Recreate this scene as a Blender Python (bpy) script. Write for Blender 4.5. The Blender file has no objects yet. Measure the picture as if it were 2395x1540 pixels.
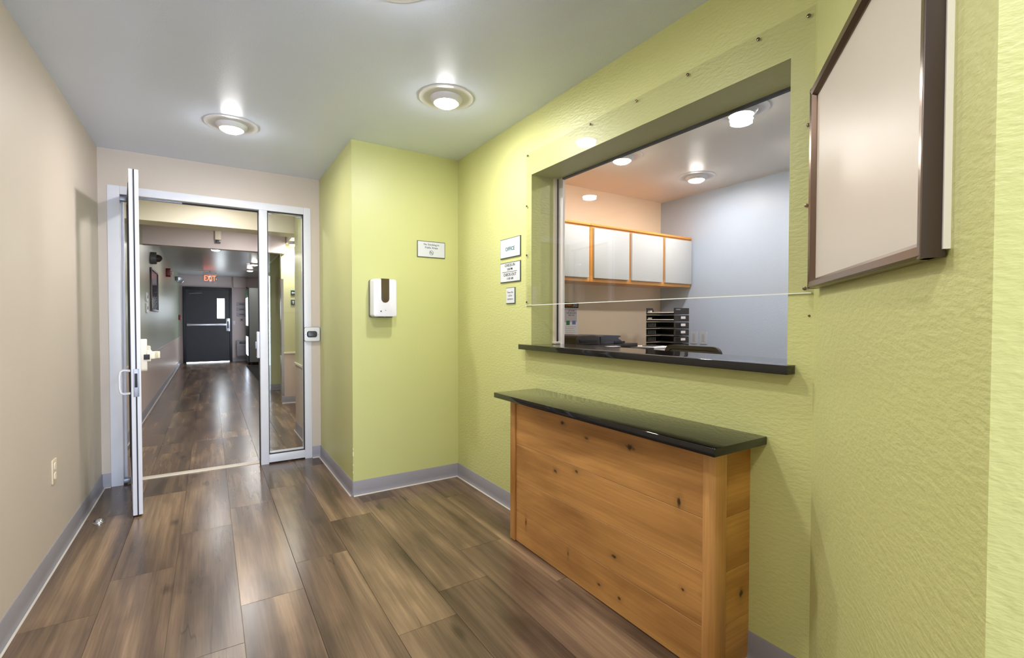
import bpy, bmesh, math, random
from mathutils import Vector, Matrix
random.seed(7)
SC = bpy.context.scene
COL = SC.collection

# ------------------------------------------------------------------ camera
CAM_H = 1.2165; F_PX = 1105.754; YAW = math.radians(32.611); PITCH = math.radians(-1.133); ROLL = math.radians(0.066)
fw = Vector((math.sin(YAW)*math.cos(PITCH), math.cos(YAW)*math.cos(PITCH), math.sin(PITCH)))
rt = Vector((math.cos(YAW), -math.sin(YAW), 0)); up = rt.cross(fw)
r2 = rt*math.cos(ROLL)+up*math.sin(ROLL); u2 = -rt*math.sin(ROLL)+up*math.cos(ROLL)
cd = bpy.data.cameras.new('camera'); cam = bpy.data.objects.new('camera', cd); COL.objects.link(cam)
cd.sensor_width = 36; cd.lens = F_PX/2395*36; cd.clip_start = .02
M = Matrix((r2, u2, -fw)).transposed().to_4x4(); M.translation = (0, 0, CAM_H); cam.matrix_world = M
SC.camera = cam

# ------------------------------------------------------------------ world / exposure
SKY = 3.0; DAY = 16.0; LAMP = 248.0; HALL_LAMP = 260.0; OFFICE_LAMP = 130.0
LAMP_COL = (.97, .95, .95)
w = bpy.data.worlds.new('sky'); SC.world = w; w.use_nodes = True
bg = w.node_tree.nodes['Background']; bg.inputs[0].default_value = (.76, .88, 1.08, 1); bg.inputs[1].default_value = SKY
SC.view_settings.view_transform = 'Standard'; SC.view_settings.look = 'None'
SC.view_settings.exposure = 0.09; SC.view_settings.gamma = 1.0; SC.view_settings.use_curve_mapping = False
cy = SC.cycles
cy.use_denoising = True; cy.max_bounces = 10; cy.diffuse_bounces = 6; cy.glossy_bounces = 5
cy.transparent_max_bounces = 16; cy.sample_clamp_indirect = 6.0; cy.caustics_reflective = False; cy.caustics_refractive = False
cy.blur_glossy = 1.0
# daylight coming through the open entrance at the far end of the lobby, behind the viewer
pl = bpy.data.lights.new('entrance_daylight', 'AREA'); pl.shape = 'RECTANGLE'; pl.size = 2.6; pl.size_y = 2.36
pl.energy = DAY*2.6*2.36*math.pi; pl.color = (.70, .82, 1.0)
po = bpy.data.objects.new('entrance_daylight', pl); po.location = (.75, -5.06, 1.18); po.rotation_euler = (math.radians(90), 0, 0); COL.objects.link(po)

# ------------------------------------------------------------------ key dimensions (metres, from the photograph)
XL, YB, XS, YC, XR, XO, YO, ZC = -.662, 4.431, .822, 3.312, 1.6226, 4.0, 3.356, 2.44
XI = 1.83                       # office side of the right wall
HX, FARY = -.69, 15.9           # hall left wall, hall far wall
A0 = Vector((XR, .752, 0)); TH = math.radians(53.5)
AD = Vector((-math.sin(TH), -math.cos(TH), 0)); AN = Vector((-math.cos(TH), math.sin(TH), 0))  # along / out of the angled wall
A1 = A0+AD*.962
RET = Vector((.25, -.968, 0)); EY = -5.0; A2 = A1+RET*5.3   # the next wall face runs back beside the viewer

# ------------------------------------------------------------------ materials
def lin(c):
    return tuple((x/255/12.92 if x/255 <= .04045 else ((x/255+.055)/1.055)**2.4) for x in c)+(1,)
MATS = {}
class NT:
    def __init__(s, m): s.t = m.node_tree
    def n(s, typ, **kw):
        nd = s.t.nodes.new(typ)
        for k, v in kw.items():
            if k.startswith('i_'): nd.inputs[k[2:]].default_value = v
            else: setattr(nd, k, v)
        return nd
    def l(s, a, b): s.t.links.new(a, b)
def base(name, col, rough=.5, metal=0, spec=.5):
    m = bpy.data.materials.new(name); m.use_nodes = True
    b = m.node_tree.nodes['Principled BSDF']
    b.inputs['Base Color'].default_value = lin(col); b.inputs['Roughness'].default_value = rough
    b.inputs['Metallic'].default_value = metal; b.inputs['Specular IOR Level'].default_value = spec
    MATS[name] = m
    return m, b, NT(m)
def mat(name, col, rough=.5, metal=0, spec=.5, bump=None, var=0, vscale=3.0):
    m, b, t = base(name, col, rough, metal, spec)
    tc = t.n('ShaderNodeTexCoord')
    nz = t.n('ShaderNodeTexNoise'); nz.inputs['Scale'].default_value = vscale; nz.inputs['Detail'].default_value = 4
    t.l(tc.outputs['Object'], nz.inputs['Vector'])
    v = max(var, .02)
    mr = t.n('ShaderNodeMapRange'); mr.inputs['To Min'].default_value = 1-v; mr.inputs['To Max'].default_value = 1+v
    t.l(nz.outputs['Fac'], mr.inputs['Value'])
    mx = t.n('ShaderNodeMix', data_type='RGBA', blend_type='MULTIPLY'); mx.inputs[0].default_value = 1
    mx.inputs[6].default_value = lin(col); t.l(mr.outputs[0], mx.inputs[7]); t.l(mx.outputs[2], b.inputs['Base Color'])
    if bump:
        sc, st, dist = bump
        n2 = t.n('ShaderNodeTexNoise'); n2.inputs['Scale'].default_value = sc; n2.inputs['Detail'].default_value = 3; n2.inputs['Roughness'].default_value = .55
        mp2 = t.n('ShaderNodeMapping'); mp2.inputs['Scale'].default_value = (.5, .5, 1.15) if name == 'green_paint' else (1, 1, 1)
        t.l(tc.outputs['Object'], mp2.inputs['Vector']); t.l(mp2.outputs[0], n2.inputs['Vector'])
        bp = t.n('ShaderNodeBump'); bp.inputs['Strength'].default_value = st; bp.inputs['Distance'].default_value = dist
        t.l(n2.outputs['Fac'], bp.inputs['Height']); t.l(bp.outputs[0], b.inputs['Normal'])
    return m
def emit(name, col, s):
    m = bpy.data.materials.new(name); m.use_nodes = True; t = m.node_tree
    e = t.nodes.new('ShaderNodeEmission'); e.inputs[0].default_value = tuple(col)+(1,); e.inputs[1].default_value = s
    t.links.new(e.outputs[0], t.nodes['Material Output'].inputs[0]); MATS[name] = m
def glass(name, tint=(1, 1, 1), ior=1.45, rough=0.0):
    m = bpy.data.materials.new(name); m.use_nodes = True; t = NT(m)
    tr = t.n('ShaderNodeBsdfTransparent'); tr.inputs[0].default_value = tuple(tint)+(1,)
    gl = t.n('ShaderNodeBsdfAnisotropic'); gl.inputs['Roughness'].default_value = rough
    fr = t.n('ShaderNodeFresnel'); fr.inputs[0].default_value = ior
    ge = t.n('ShaderNodeNewGeometry'); mi = t.n('ShaderNodeMix', data_type='FLOAT'); t.l(ge.outputs['Backfacing'], mi.inputs[0])
    mi.inputs[2].default_value = ior; mi.inputs[3].default_value = 1/ior; t.l(mi.outputs[0], fr.inputs[0])   # same air-side reflection on both faces of the pane
    mx = t.n('ShaderNodeMixShader'); t.l(fr.outputs[0], mx.inputs[0]); t.l(tr.outputs[0], mx.inputs[1]); t.l(gl.outputs[0], mx.inputs[2])
    t.l(mx.outputs[0], m.node_tree.nodes['Material Output'].inputs[0]); MATS[name] = m

GREEN = (199, 201, 135)
mat('green_paint', GREEN, .42, bump=(80, .38, .006), var=.02)
mat('green_paint_smooth', GREEN, .42, bump=(60, .12, .004), var=.02)
mat('beige_paint', (202, 189, 177), .5, bump=(60, .10, .004), var=.02)
mat('ceiling_paint', (221, 231, 254), .33, bump=(130, .25, .0025), var=.015)
mat('office_ceiling_paint', (228, 224, 220), .4, bump=(90, .2, .004))
mat('peach_paint', (244, 224, 196), .5, bump=(60, .1, .004))
mat('blue_paint', (168, 180, 200), .45, bump=(80, .25, .004))
mat('hall_green_paint', (158, 164, 140), .34, bump=(60, .08, .004))
mat('hall_olive_paint', (196, 196, 150), .35, bump=(60, .08, .004))
mat('hall_beige_paint', (206, 188, 176), .35, bump=(60, .08, .004))
mat('hall_cream_paint', (232, 222, 200), .45)
mat('hall_mauve_paint', (206, 192, 190), .45)
mat('hall_ceiling_paint', (186, 188, 188), .32, bump=(40, .06, .004))
mat('vinyl_base', (146, 143, 150), .4, var=.05, vscale=9)
mat('caulk', (196, 190, 182), .55)
mat('white_metal', (226, 227, 236), .35, var=.03, vscale=14)
mat('white_plastic', (224, 224, 230), .3)
mat('cream_plastic', (236, 226, 208), .4)
mat('ivory', (222, 205, 180), .4)
mat('dark_rubber', (34, 32, 38), .6)
mat('aluminium', (190, 190, 196), .3, metal=1)
mat('grey_metal', (140, 142, 150), .4, metal=.6)
mat('bronze', (120, 100, 86), .28, metal=1)
mat('chrome', (220, 222, 226), .12, metal=1)
mat('brown_metal', (74, 62, 58), .35, metal=.4)
mat('threshold_metal', (206, 196, 180), .4)
mat('black_stone', (12, 12, 13), .05, spec=.6, var=.3, vscale=220)
mat('sign_white', (212, 215, 220), .35)
mat('sign_edge', (78, 92, 88), .5)
mat('ink_teal', (24, 92, 98), .5)
mat('ink_grey', (74, 84, 94), .5)
mat('ink_light', (140, 138, 142), .5)
mat('ink_dark', (44, 46, 52), .5)
mat('smoked_plastic', (82, 70, 48), .15)
mat('black_plastic', (34, 30, 28), .4)
mat('dark_plastic', (52, 44, 38), .35)
mat('charcoal_plastic', (62, 62, 70), .3)
mat('grey_plastic', (118, 122, 120), .4)
mat('oak_orange', (216, 146, 62), .4, var=.08, vscale=25)
mat('laminate_white', (188, 190, 192), .35)
mat('paper', (236, 230, 228), .6)
mat('paper_grey', (196, 188, 190), .6)
mat('calendar_head', (52, 34, 20), .5)
mat('calendar_orange', (230, 160, 30), .5)
mat('calendar_green', (40, 120, 80), .5)
mat('calendar_blue', (110, 120, 170), .5)
mat('board_panel', (212, 203, 190), .38, spec=.5)
mat('foam_core', (236, 234, 228), .7)
mat('black_door', (20, 20, 28), .42, var=.35, vscale=5)
mat('red_plastic', (120, 22, 26), .4)
mat('clear_lens', (215, 210, 205), .2)
mat('poster_dark', (70, 58, 66), .08, spec=.8)
mat('ac_grey', (150, 146, 150), .5)
mat('sign_plaque', (178, 170, 178), .5)
mat('arrow_green', (26, 64, 62), .4)
mat('mat_black', (16, 16, 18), .9)
mat('pale_concrete', (196, 193, 188), .9)  # concrete tone, lightened to bounce daylight up to the lobby ceiling
mat('outlet_slot', (160, 166, 176), .4)
mat('outlet_grey', (178, 184, 194), .4)
mat('desk_top', (150, 130, 108), .4)
mat('mesh_fabric', (70, 62, 54), .8)
mat('steel_guard', (200, 200, 200), .25, metal=1)
mat('vending_glass', (190, 200, 225), .2)
glass('clear_glass', (.97, .985, .98), 1.5)
glass('acrylic', (.985, .985, .975), 1.45)
mat('acrylic_edge', (232, 238, 228), .15)
emit('lamp_white', LAMP_COL, 200); emit('lamp_hall', (.98, .95, .92), 120); emit('lamp_office', (1, .94, .88), 150)
emit('exit_red', (1.0, .10, .03), 6.0)
emit('daylight_pane', (.86, .94, 1.0), 11.0)
emit('vending_lit', (.75, .85, 1.0), 7.0)

def wood_floor():
    m, b, t = base('floor_wood', (120, 95, 75), .3)
    tc = t.n('ShaderNodeTexCoord'); oi = t.n('ShaderNodeObjectInfo')
    off = t.n('ShaderNodeVectorMath', operation='SCALE'); off.inputs[0].default_value = (37, 91, 17); t.l(oi.outputs['Random'], off.inputs['Scale'])
    ad = t.n('ShaderNodeVectorMath', operation='ADD'); t.l(tc.outputs['Object'], ad.inputs[0]); t.l(off.outputs[0], ad.inputs[1])
    def nz(sx, sy, detail, rough=.55, dist=0):
        mp = t.n('ShaderNodeMapping'); mp.inputs['Scale'].default_value = (sx, sy, 1); t.l(ad.outputs[0], mp.inputs['Vector'])
        n = t.n('ShaderNodeTexNoise'); n.inputs['Scale'].default_value = 1; n.inputs['Detail'].default_value = detail
        n.inputs['Roughness'].default_value = rough; n.inputs['Distortion'].default_value = dist
        t.l(mp.outputs[0], n.inputs['Vector']); return n.outputs['Fac']
    broad = nz(8, .9, 2, .45, .25); streak = nz(46, 1.3, 4, .55, .1); fine = nz(170, 5, 2, .5); blotch = nz(5, 2.2, 3, .5, .2)
    cr = t.n('ShaderNodeValToRGB'); t.l(broad, cr.inputs[0])
    e = cr.color_ramp.elements; e[0].position = .30; e[0].color = lin((78, 61, 49)); e[1].position = .72; e[1].color = lin((148, 122, 95))
    x = cr.color_ramp.elements.new(.5); x.color = lin((109, 88, 70))
    def mul(a, fac, lo, hi, fmin=.3, fmax=.7):
        mr = t.n('ShaderNodeMapRange'); mr.inputs['From Min'].default_value = fmin; mr.inputs['From Max'].default_value = fmax
        mr.inputs['To Min'].default_value = lo; mr.inputs['To Max'].default_value = hi; t.l(fac, mr.inputs[0])
        mx = t.n('ShaderNodeMix', data_type='RGBA', blend_type='MULTIPLY'); mx.inputs[0].default_value = 1
        t.l(a, mx.inputs[6]); t.l(mr.outputs[0], mx.inputs[7]); return mx.outputs[2]
    c = mul(cr.outputs[0], streak, .72, 1.18); c = mul(c, fine, .88, 1.1); c = mul(c, blotch, .70, 1.0, .28, .46)
    # knots
    mk = t.n('ShaderNodeMapping'); mk.inputs['Scale'].default_value = (2.3, .9, 1); t.l(ad.outputs[0], mk.inputs['Vector'])
    vo = t.n('ShaderNodeTexVoronoi'); vo.inputs['Scale'].default_value = 1.0; vo.voronoi_dimensions = '2D'; t.l(mk.outputs[0], vo.inputs['Vector'])
    wv = t.n('ShaderNodeMath', operation='MULTIPLY_ADD'); t.l(streak, wv.inputs[0]); wv.inputs[1].default_value = .12; t.l(vo.outputs['Distance'], wv.inputs[2])
    c = mul(c, wv.outputs[0], .5, 1.0, .075, .125)
    # cracks: thin dark lines along the plank
    crk = nz(20, .8, 1, .4, .15)
    ab = t.n('ShaderNodeMath', operation='SUBTRACT'); t.l(crk, ab.inputs[0]); ab.inputs[1].default_value = .5
    ab2 = t.n('ShaderNodeMath', operation='ABSOLUTE'); t.l(ab.outputs[0], ab2.inputs[0])
    gate = nz(4, 1.2, 0)
    c2 = mul(c, ab2.outputs[0], .5, 1.0, 0.0, .007)
    gm = t.n('ShaderNodeMapRange'); gm.inputs['From Min'].default_value = .60; gm.inputs['From Max'].default_value = .64; t.l(gate, gm.inputs[0])
    mx = t.n('ShaderNodeMix', data_type='RGBA'); t.l(gm.outputs[0], mx.inputs[0]); t.l(c, mx.inputs[6]); t.l(c2, mx.inputs[7])
    c = mul(mx.outputs[2], oi.outputs['Random'], .91, 1.09, 0, 1)
    t.l(c, b.inputs['Base Color'])
    rr = t.n('ShaderNodeMapRange'); rr.inputs['To Min'].default_value = .22; rr.inputs['To Max'].default_value = .27; t.l(streak, rr.inputs[0]); t.l(rr.outputs[0], b.inputs['Roughness'])
    bp = t.n('ShaderNodeBump'); bp.inputs['Strength'].default_value = .03; bp.inputs['Distance'].default_value = .001; t.l(fine, bp.inputs['Height']); t.l(bp.outputs[0], b.inputs['Normal'])
wood_floor()

def wood_oak(name, axis, knots, colA=(160, 113, 60), colB=(199, 147, 84), gx=26):
    # axis: index of the grain direction (world position), knots: (pos3, r_along, r_across)
    m, b, t = base(name, colB, .42)
    g = t.n('ShaderNodeNewGeometry'); P = g.outputs['Position']; oi = t.n('ShaderNodeObjectInfo')
    off = t.n('ShaderNodeVectorMath', operation='SCALE'); off.inputs[0].default_value = (13, 29, 7); t.l(oi.outputs['Random'], off.inputs['Scale'])
    ad = t.n('ShaderNodeVectorMath', operation='ADD'); t.l(P, ad.inputs[0]); t.l(off.outputs[0], ad.inputs[1])
    def nz(along, across, detail, dist=0):
        s = [across]*3; s[axis] = along
        mp = t.n('ShaderNodeMapping'); mp.inputs['Scale'].default_value = s; t.l(ad.outputs[0], mp.inputs['Vector'])
        n = t.n('ShaderNodeTexNoise'); n.inputs['Scale'].default_value = 1; n.inputs['Detail'].default_value = detail; n.inputs['Distortion'].default_value = dist
        t.l(mp.outputs[0], n.inputs['Vector']); return n.outputs['Fac']
    broad = nz(1.6, 7, 3, .5); grain = nz(3, gx*4, 4, .2)
    cr = t.n('ShaderNodeValToRGB'); t.l(broad, cr.inputs[0]); e = cr.color_ramp.elements
    e[0].position = .32; e[0].color = lin(colA); e[1].position = .62; e[1].color = lin(colB)
    def mul(a, fac, lo, hi, fmin=.3, fmax=.7):
        mr = t.n('ShaderNodeMapRange'); mr.inputs['From Min'].default_value = fmin; mr.inputs['From Max'].default_value = fmax
        mr.inputs['To Min'].default_value = lo; mr.inputs['To Max'].default_value = hi; t.l(fac, mr.inputs[0])
        mx = t.n('ShaderNodeMix', data_type='RGBA', blend_type='MULTIPLY'); mx.inputs[0].default_value = 1
        t.l(a, mx.inputs[6]); t.l(mr.outputs[0], mx.inputs[7]); return mx.outputs[2]
    c = mul(cr.outputs[0], grain, .86, 1.1)
    c = mul(c, oi.outputs['Random'], .94, 1.06, 0, 1)
    last = None
    wob = t.n('ShaderNodeTexNoise'); wob.inputs['Scale'].default_value = 60; t.l(P, wob.inputs['Vector'])
    for (kp, ra, rc) in knots:
        sb = t.n('ShaderNodeVectorMath', operation='SUBTRACT'); t.l(P, sb.inputs[0]); sb.inputs[1].default_value = kp
        s = [1/rc]*3; s[axis] = 1/ra
        ml = t.n('ShaderNodeVectorMath', operation='MULTIPLY'); t.l(sb.outputs[0], ml.inputs[0]); ml.inputs[1].default_value = s
        ln = t.n('ShaderNodeVectorMath', operation='LENGTH'); t.l(ml.outputs[0], ln.inputs[0])
        if last is None: last = ln.outputs['Value']
        else:
            mn = t.n('ShaderNodeMath', operation='MINIMUM'); t.l(last, mn.inputs[0]); t.l(ln.outputs['Value'], mn.inputs[1]); last = mn.outputs[0]
    if last is not None:
        w2 = t.n('ShaderNodeMath', operation='MULTIPLY_ADD'); t.l(wob.outputs['Fac'], w2.inputs[0]); w2.inputs[1].default_value = 1.6; t.l(last, w2.inputs[2])
        c = mul(c, w2.outputs[0], .12, 1.0, 1.1, 1.9); c = mul(c, w2.outputs[0], .78, 1.0, 1.6, 4.0)
    t.l(c, b.inputs['Base Color'])
KX = 1.41
wood_oak('oak_front', 1, [((KX, y, z), a, c) for y, z, a, c in [
    (1.757, .725, .016, .010), (1.588, .688, .012, .008), (1.327, .707, .026, .013), (1.656, .52, .012, .008), (1.809, .48, .012, .010),
    (1.093, .563, .009, .020), (2.064, .135, .006, .022), (1.414, .23, .018, .008), (1.501, .069, .011, .006), (1.382, .069, .010, .007),
    (1.075, .256, .008, .006), (.985, .273, .010, .006), (1.713, .116, .005, .014)]])
wood_oak('oak_side', 0, [((1.47, .955, .658), .008, .008), ((1.574, .955, .254), .012, .020)], colA=(168, 114, 52), colB=(204, 150, 78))
wood_oak('oak_trim', 2, [], colA=(164, 112, 54), colB=(206, 154, 92), gx=40)

# ------------------------------------------------------------------ mesh helpers
class MB:
    """collects shapes; every shape is given in the frame (o, r, u, n)"""
    def __init__(s, o=(0, 0, 0), r=(1, 0, 0), u=(0, 1, 0), n=(0, 0, 1)):
        s.bm = bmesh.new(); o, r, u, n = map(Vector, (o, r, u, n))
        s.m = Matrix(((r.x, u.x, n.x, o.x), (r.y, u.y, n.y, o.y), (r.z, u.z, n.z, o.z), (0, 0, 0, 1)))
    def _add(s, verts, faces, bev=0, seg=2):
        b = bmesh.new(); vs = [b.verts.new(v) for v in verts]
        for f in faces:
            try: b.faces.new([vs[i] for i in f])
            except ValueError: pass
        bmesh.ops.recalc_face_normals(b, faces=b.faces)
        if bev > 0:
            es = [e for e in b.edges if len(e.link_faces) == 2 and e.calc_face_angle() > .5]
            bmesh.ops.bevel(b, geom=es, offset=bev, segments=seg, affect='EDGES', profile=.6)
        b.transform(s.m)
        if s.m.to_3x3().determinant() < 0: bmesh.ops.reverse_faces(b, faces=b.faces)
        me = bpy.data.meshes.new('tmp'); b.to_mesh(me); b.free(); s.bm.from_mesh(me); bpy.data.meshes.remove(me)
        return s
    def box(s, x0, x1, y0, y1, z0, z1, bev=0, seg=2):
        v = [(x, y, z) for z in (z0, z1) for y in (y0, y1) for x in (x0, x1)]
        f = [(0, 1, 3, 2), (4, 5, 7, 6), (0, 1, 5, 4), (2, 3, 7, 6), (0, 2, 6, 4), (1, 3, 7, 5)]
        return s._add(v, f, bev, seg)
    def prism(s, poly, z0, z1, bev=0, seg=2):
        k = len(poly); v = [(x, y, z0) for x, y in poly]+[(x, y, z1) for x, y in poly]
        f = [tuple(range(k)), tuple(range(k, 2*k))]+[(i, (i+1) % k, k+(i+1) % k, k+i) for i in range(k)]
        return s._add(v, f, bev, seg)
    def rrect(s, x0, x1, y0, y1, z0, z1, rad, n=6, bev=0):
        return s.prism(rr(x0, x1, y0, y1, rad, n), z0, z1, bev)
    def ring(s, outer, inner, z0, z1):
        k = len(outer); v = [(x, y, z) for p in (outer, inner) for z in (z0, z1) for x, y in p]
        f = []
        for i in range(k):
            j = (i+1) % k
            f += [(i, j, k+j, k+i), (2*k+i, 2*k+j, 3*k+j, 3*k+i), (i, j, 2*k+j, 2*k+i), (k+i, k+j, 3*k+j, 3*k+i)]
        return s._add(v, f)
    def lathe(s, prof, c=(0, 0, 0), seg=32, caps=True):
        v = []; f = []
        for r, z in prof:
            for i in range(seg):
                a = 2*math.pi*i/seg; v.append((c[0]+r*math.cos(a), c[1]+r*math.sin(a), c[2]+z))
        for k in range(len(prof)-1):
            for i in range(seg):
                j = (i+1) % seg; f.append((k*seg+i, k*seg+j, (k+1)*seg+j, (k+1)*seg+i))
        if caps: f += [tuple(range(seg)), tuple(range((len(prof)-1)*seg, len(prof)*seg))]
        return s._add(v, f)
    def cyl(s, c, r, z0, z1, seg=24): return s.lathe([(r, z0), (r, z1)], c, seg)
    def tube(s, pts, r, seg=10, closed=False):
        pts = [Vector(p) for p in pts]; v = []; f = []; k = len(pts); prev = None
        for i, p in enumerate(pts):
            a = pts[(i-1) % k] if (closed or i > 0) else p; b = pts[(i+1) % k] if (closed or i < k-1) else p
            d = (b-a).normalized(); ref = prev if prev else (Vector((0, 0, 1)) if abs(d.z) < .9 else Vector((1, 0, 0)))
            e1 = (ref-d*ref.dot(d)).normalized(); e2 = d.cross(e1); prev = e1
            for q in range(seg):
                t = 2*math.pi*q/seg; v.append(p+(e1*math.cos(t)+e2*math.sin(t))*r)
        for i in range(k if closed else k-1):
            for q in range(seg):
                j = (i+1) % k; f.append((i*seg+q, i*seg+(q+1) % seg, j*seg+(q+1) % seg, j*seg+q))
        if not closed: f += [tuple(range(seg)), tuple(range((k-1)*seg, k*seg))]
        return s._add(v, f)
    def text(s, string, size, x, y, z=0, align='CENTER', ext=.0004, sx=1.0, bold=.012):
        cu = bpy.data.curves.new('t', 'FONT'); cu.body = string; cu.size = size; cu.align_x = align; cu.align_y = 'CENTER'; cu.extrude = ext; cu.resolution_u = 3; cu.offset = size*bold
        ob = bpy.data.objects.new('t', cu); COL.objects.link(ob)
        dg = bpy.context.evaluated_depsgraph_get(); me = bpy.data.meshes.new_from_object(ob.evaluated_get(dg))
        bpy.data.objects.remove(ob); bpy.data.curves.remove(cu)
        me.transform(s.m @ Matrix.Translation((x, y, z)) @ Matrix.Diagonal((sx, 1, 1, 1))); s.bm.from_mesh(me); bpy.data.meshes.remove(me); return s
def rr(x0, x1, y0, y1, rad, n=6):
    p = []
    for cx, cy_, a0 in ((x1-rad, y1-rad, 0), (x0+rad, y1-rad, 90), (x0+rad, y0+rad, 180), (x1-rad, y0+rad, 270)):
        for i in range(n+1):
            a = math.radians(a0+90*i/n); p.append((cx+rad*math.cos(a), cy_+rad*math.sin(a)))
    return p
def circ(cx, cy_, r, n=28): return [(cx+r*math.cos(2*math.pi*i/n), cy_+r*math.sin(2*math.pi*i/n)) for i in range(n)]
FY = dict(r=(1, 0, 0), u=(0, 0, 1), n=(0, -1, 0))     # a face that looks towards -Y
FX = dict(r=(0, -1, 0), u=(0, 0, 1), n=(-1, 0, 0))    # a face that looks towards -X
FXP = dict(r=(0, 1, 0), u=(0, 0, 1), n=(1, 0, 0))     # a face that looks towards +X

def mkobj(name, mb, m, parent=None, smooth=True, mats=None):
    me = bpy.data.meshes.new(name); bm = mb.bm
    root = parent
    while root is not None and root.parent is not None: root = root.parent
    if root is not None and not root.get('_local'):
        bm.transform(Matrix.Translation(-Vector(list(root.get('_loc', (0, 0, 0))))))
    bm.to_mesh(me); bm.free()
    for q in (mats or [m]): me.materials.append(MATS[q])
    if smooth: me.shade_smooth(); me.set_sharp_from_angle(angle=math.radians(35))
    o = bpy.data.objects.new(name, me); COL.objects.link(o)
    if parent is not None: o.parent = parent
    return o
ROOTS = []
def thing(name, loc, label, cat, group=None, kind=None, rot=None):
    o = bpy.data.objects.new(name, None); o.empty_display_size = .05; COL.objects.link(o)
    o.location = loc; o['_loc'] = list(loc); o['label'] = label; o['category'] = cat
    if rot is not None: o.rotation_euler = (0, 0, rot); o['_local'] = 1
    if group: o['group'] = group
    if kind: o['kind'] = kind
    ROOTS.append(o); return o
def struct(name, mb, m, label=None, cat=None, mats=None, smooth=False):
    o = mkobj(name, mb, m, None, smooth, mats); o['kind'] = 'structure'
    if label: o['label'] = label; o['category'] = cat
    return o
def setmat(o, fn, idx):
    for p in o.data.polygons:
        if fn(p): p.material_index = idx

# ------------------------------------------------------------------ floor
fl = struct('floor', MB().box(XL-.15, 5.2, EY, 16.1, -.12, -.004), 'floor_wood', 'worn brown wood-look plank floor running through lobby and hall', 'floor')
EDGES = [-.90, -.65, -.40, -.15, .10, .35, .60, .85, 1.10, 1.35, 1.60, 1.85]
PH = {-.90: 1.0, -.65: 2.545, -.40: 2.83, -.15: 2.02, .10: 2.288, .35: 2.547, .60: 1.746, .85: 1.934, 1.10: 2.223, 1.35: 1.72, 1.60: 2.4}
PL = 1.22; G = .0008
shared = {}
def plank(x0, x1, y0, y1, poly=None):
    if x1-x0 < .02 or y1-y0 < .02: return
    if poly:
        cx, cy0 = x0, y0
        mb = MB().prism([(x-cx, y-cy0) for x, y in poly], -.004, 0)
        o = mkobj('plank', mb, 'floor_wood', None, False); o.location = (cx, cy0, 0)
    else:
        key = (round(x1-x0, 4), round(y1-y0, 4))
        if key not in shared:
            shared[key] = mkobj('plank', MB().box(G, key[0]-G, G, key[1]-G, -.004, 0, bev=.0006, seg=1), 'floor_wood', None, False); o = shared[key]
        else:
            o = shared[key].copy(); COL.objects.link(o)
        o.location = (x0, y0, 0)
    o.parent = fl
def lay(xa, xb, ya, yb, edges=EDGES):
    for i in range(len(edges)-1):
        e0, e1 = edges[i], edges[i+1]; x0, x1 = max(e0, xa), min(e1, xb)
        if x1-x0 < .01: continue
        y = PH[e0]-PL*40
        while y < yb:
            y0, y1 = max(y, ya), min(y+PL, yb)
            if y1-y0 > .01: plank(x0, x1, y0, y1)
            y += PL
lay(XL, .60, -.2, 4.50); lay(.85, XR, .76, YC)
# the row that meets the corner of the green bump-out
y = PH[.60]-PL*3
while y < 4.5:
    y0, y1 = max(y, .0), min(y+PL, 4.5)
    if y1 > y0:
        if y1 <= YC: plank(.60, .85, y0, y1)
        elif y0 >= YC: plank(.60, XS, y0, y1)
        else: plank(.60, .85, y0, y1, [(.60+G, y0+G), (.85-G, y0+G), (.85-G, YC), (XS, YC), (XS, y1-G), (.60+G, y1-G)])
    y += PL
lay(HX, .79, 4.56, 5.65); lay(HX, 1.60, 5.65, 7.54); lay(HX, .86, 7.54, 9.2); lay(HX, 1.60, 9.2, 15.9)

# ------------------------------------------------------------------ ceilings
T = .12
struct('ceiling', MB().prism([(XL-T, EY), (A2.x+.3, EY), (A2.x+.3, A2.y), (A1.x+.12, A1.y), (XR+.1, A0.y), (XR+.1, YC+.1), (XS+.1, YC+.1), (XS+.1, YB+.13), (XL-T, YB+.13)], ZC, ZC+.1), 'ceiling_paint',
       'pale grey textured lobby ceiling', 'ceiling')
hc = struct('ceiling_hall', MB().box(HX-T, 2.0, YB+.13, FARY+.1, ZC, ZC+.1), 'hall_ceiling_paint', 'grey glossy ceiling of the hall beyond the doorway', 'ceiling')
struct('ceiling_office', MB().box(XI, XO+.1, .2, YO+.1, ZC, ZC+.1), 'office_ceiling_paint', 'off-white office ceiling seen through the counter window', 'ceiling')
struct('floor_office', MB().box(XI, XO+.1, .2, YO+.1, -.004, 0.0), 'floor_wood', 'office floor behind the counter wall', 'floor')

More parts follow.
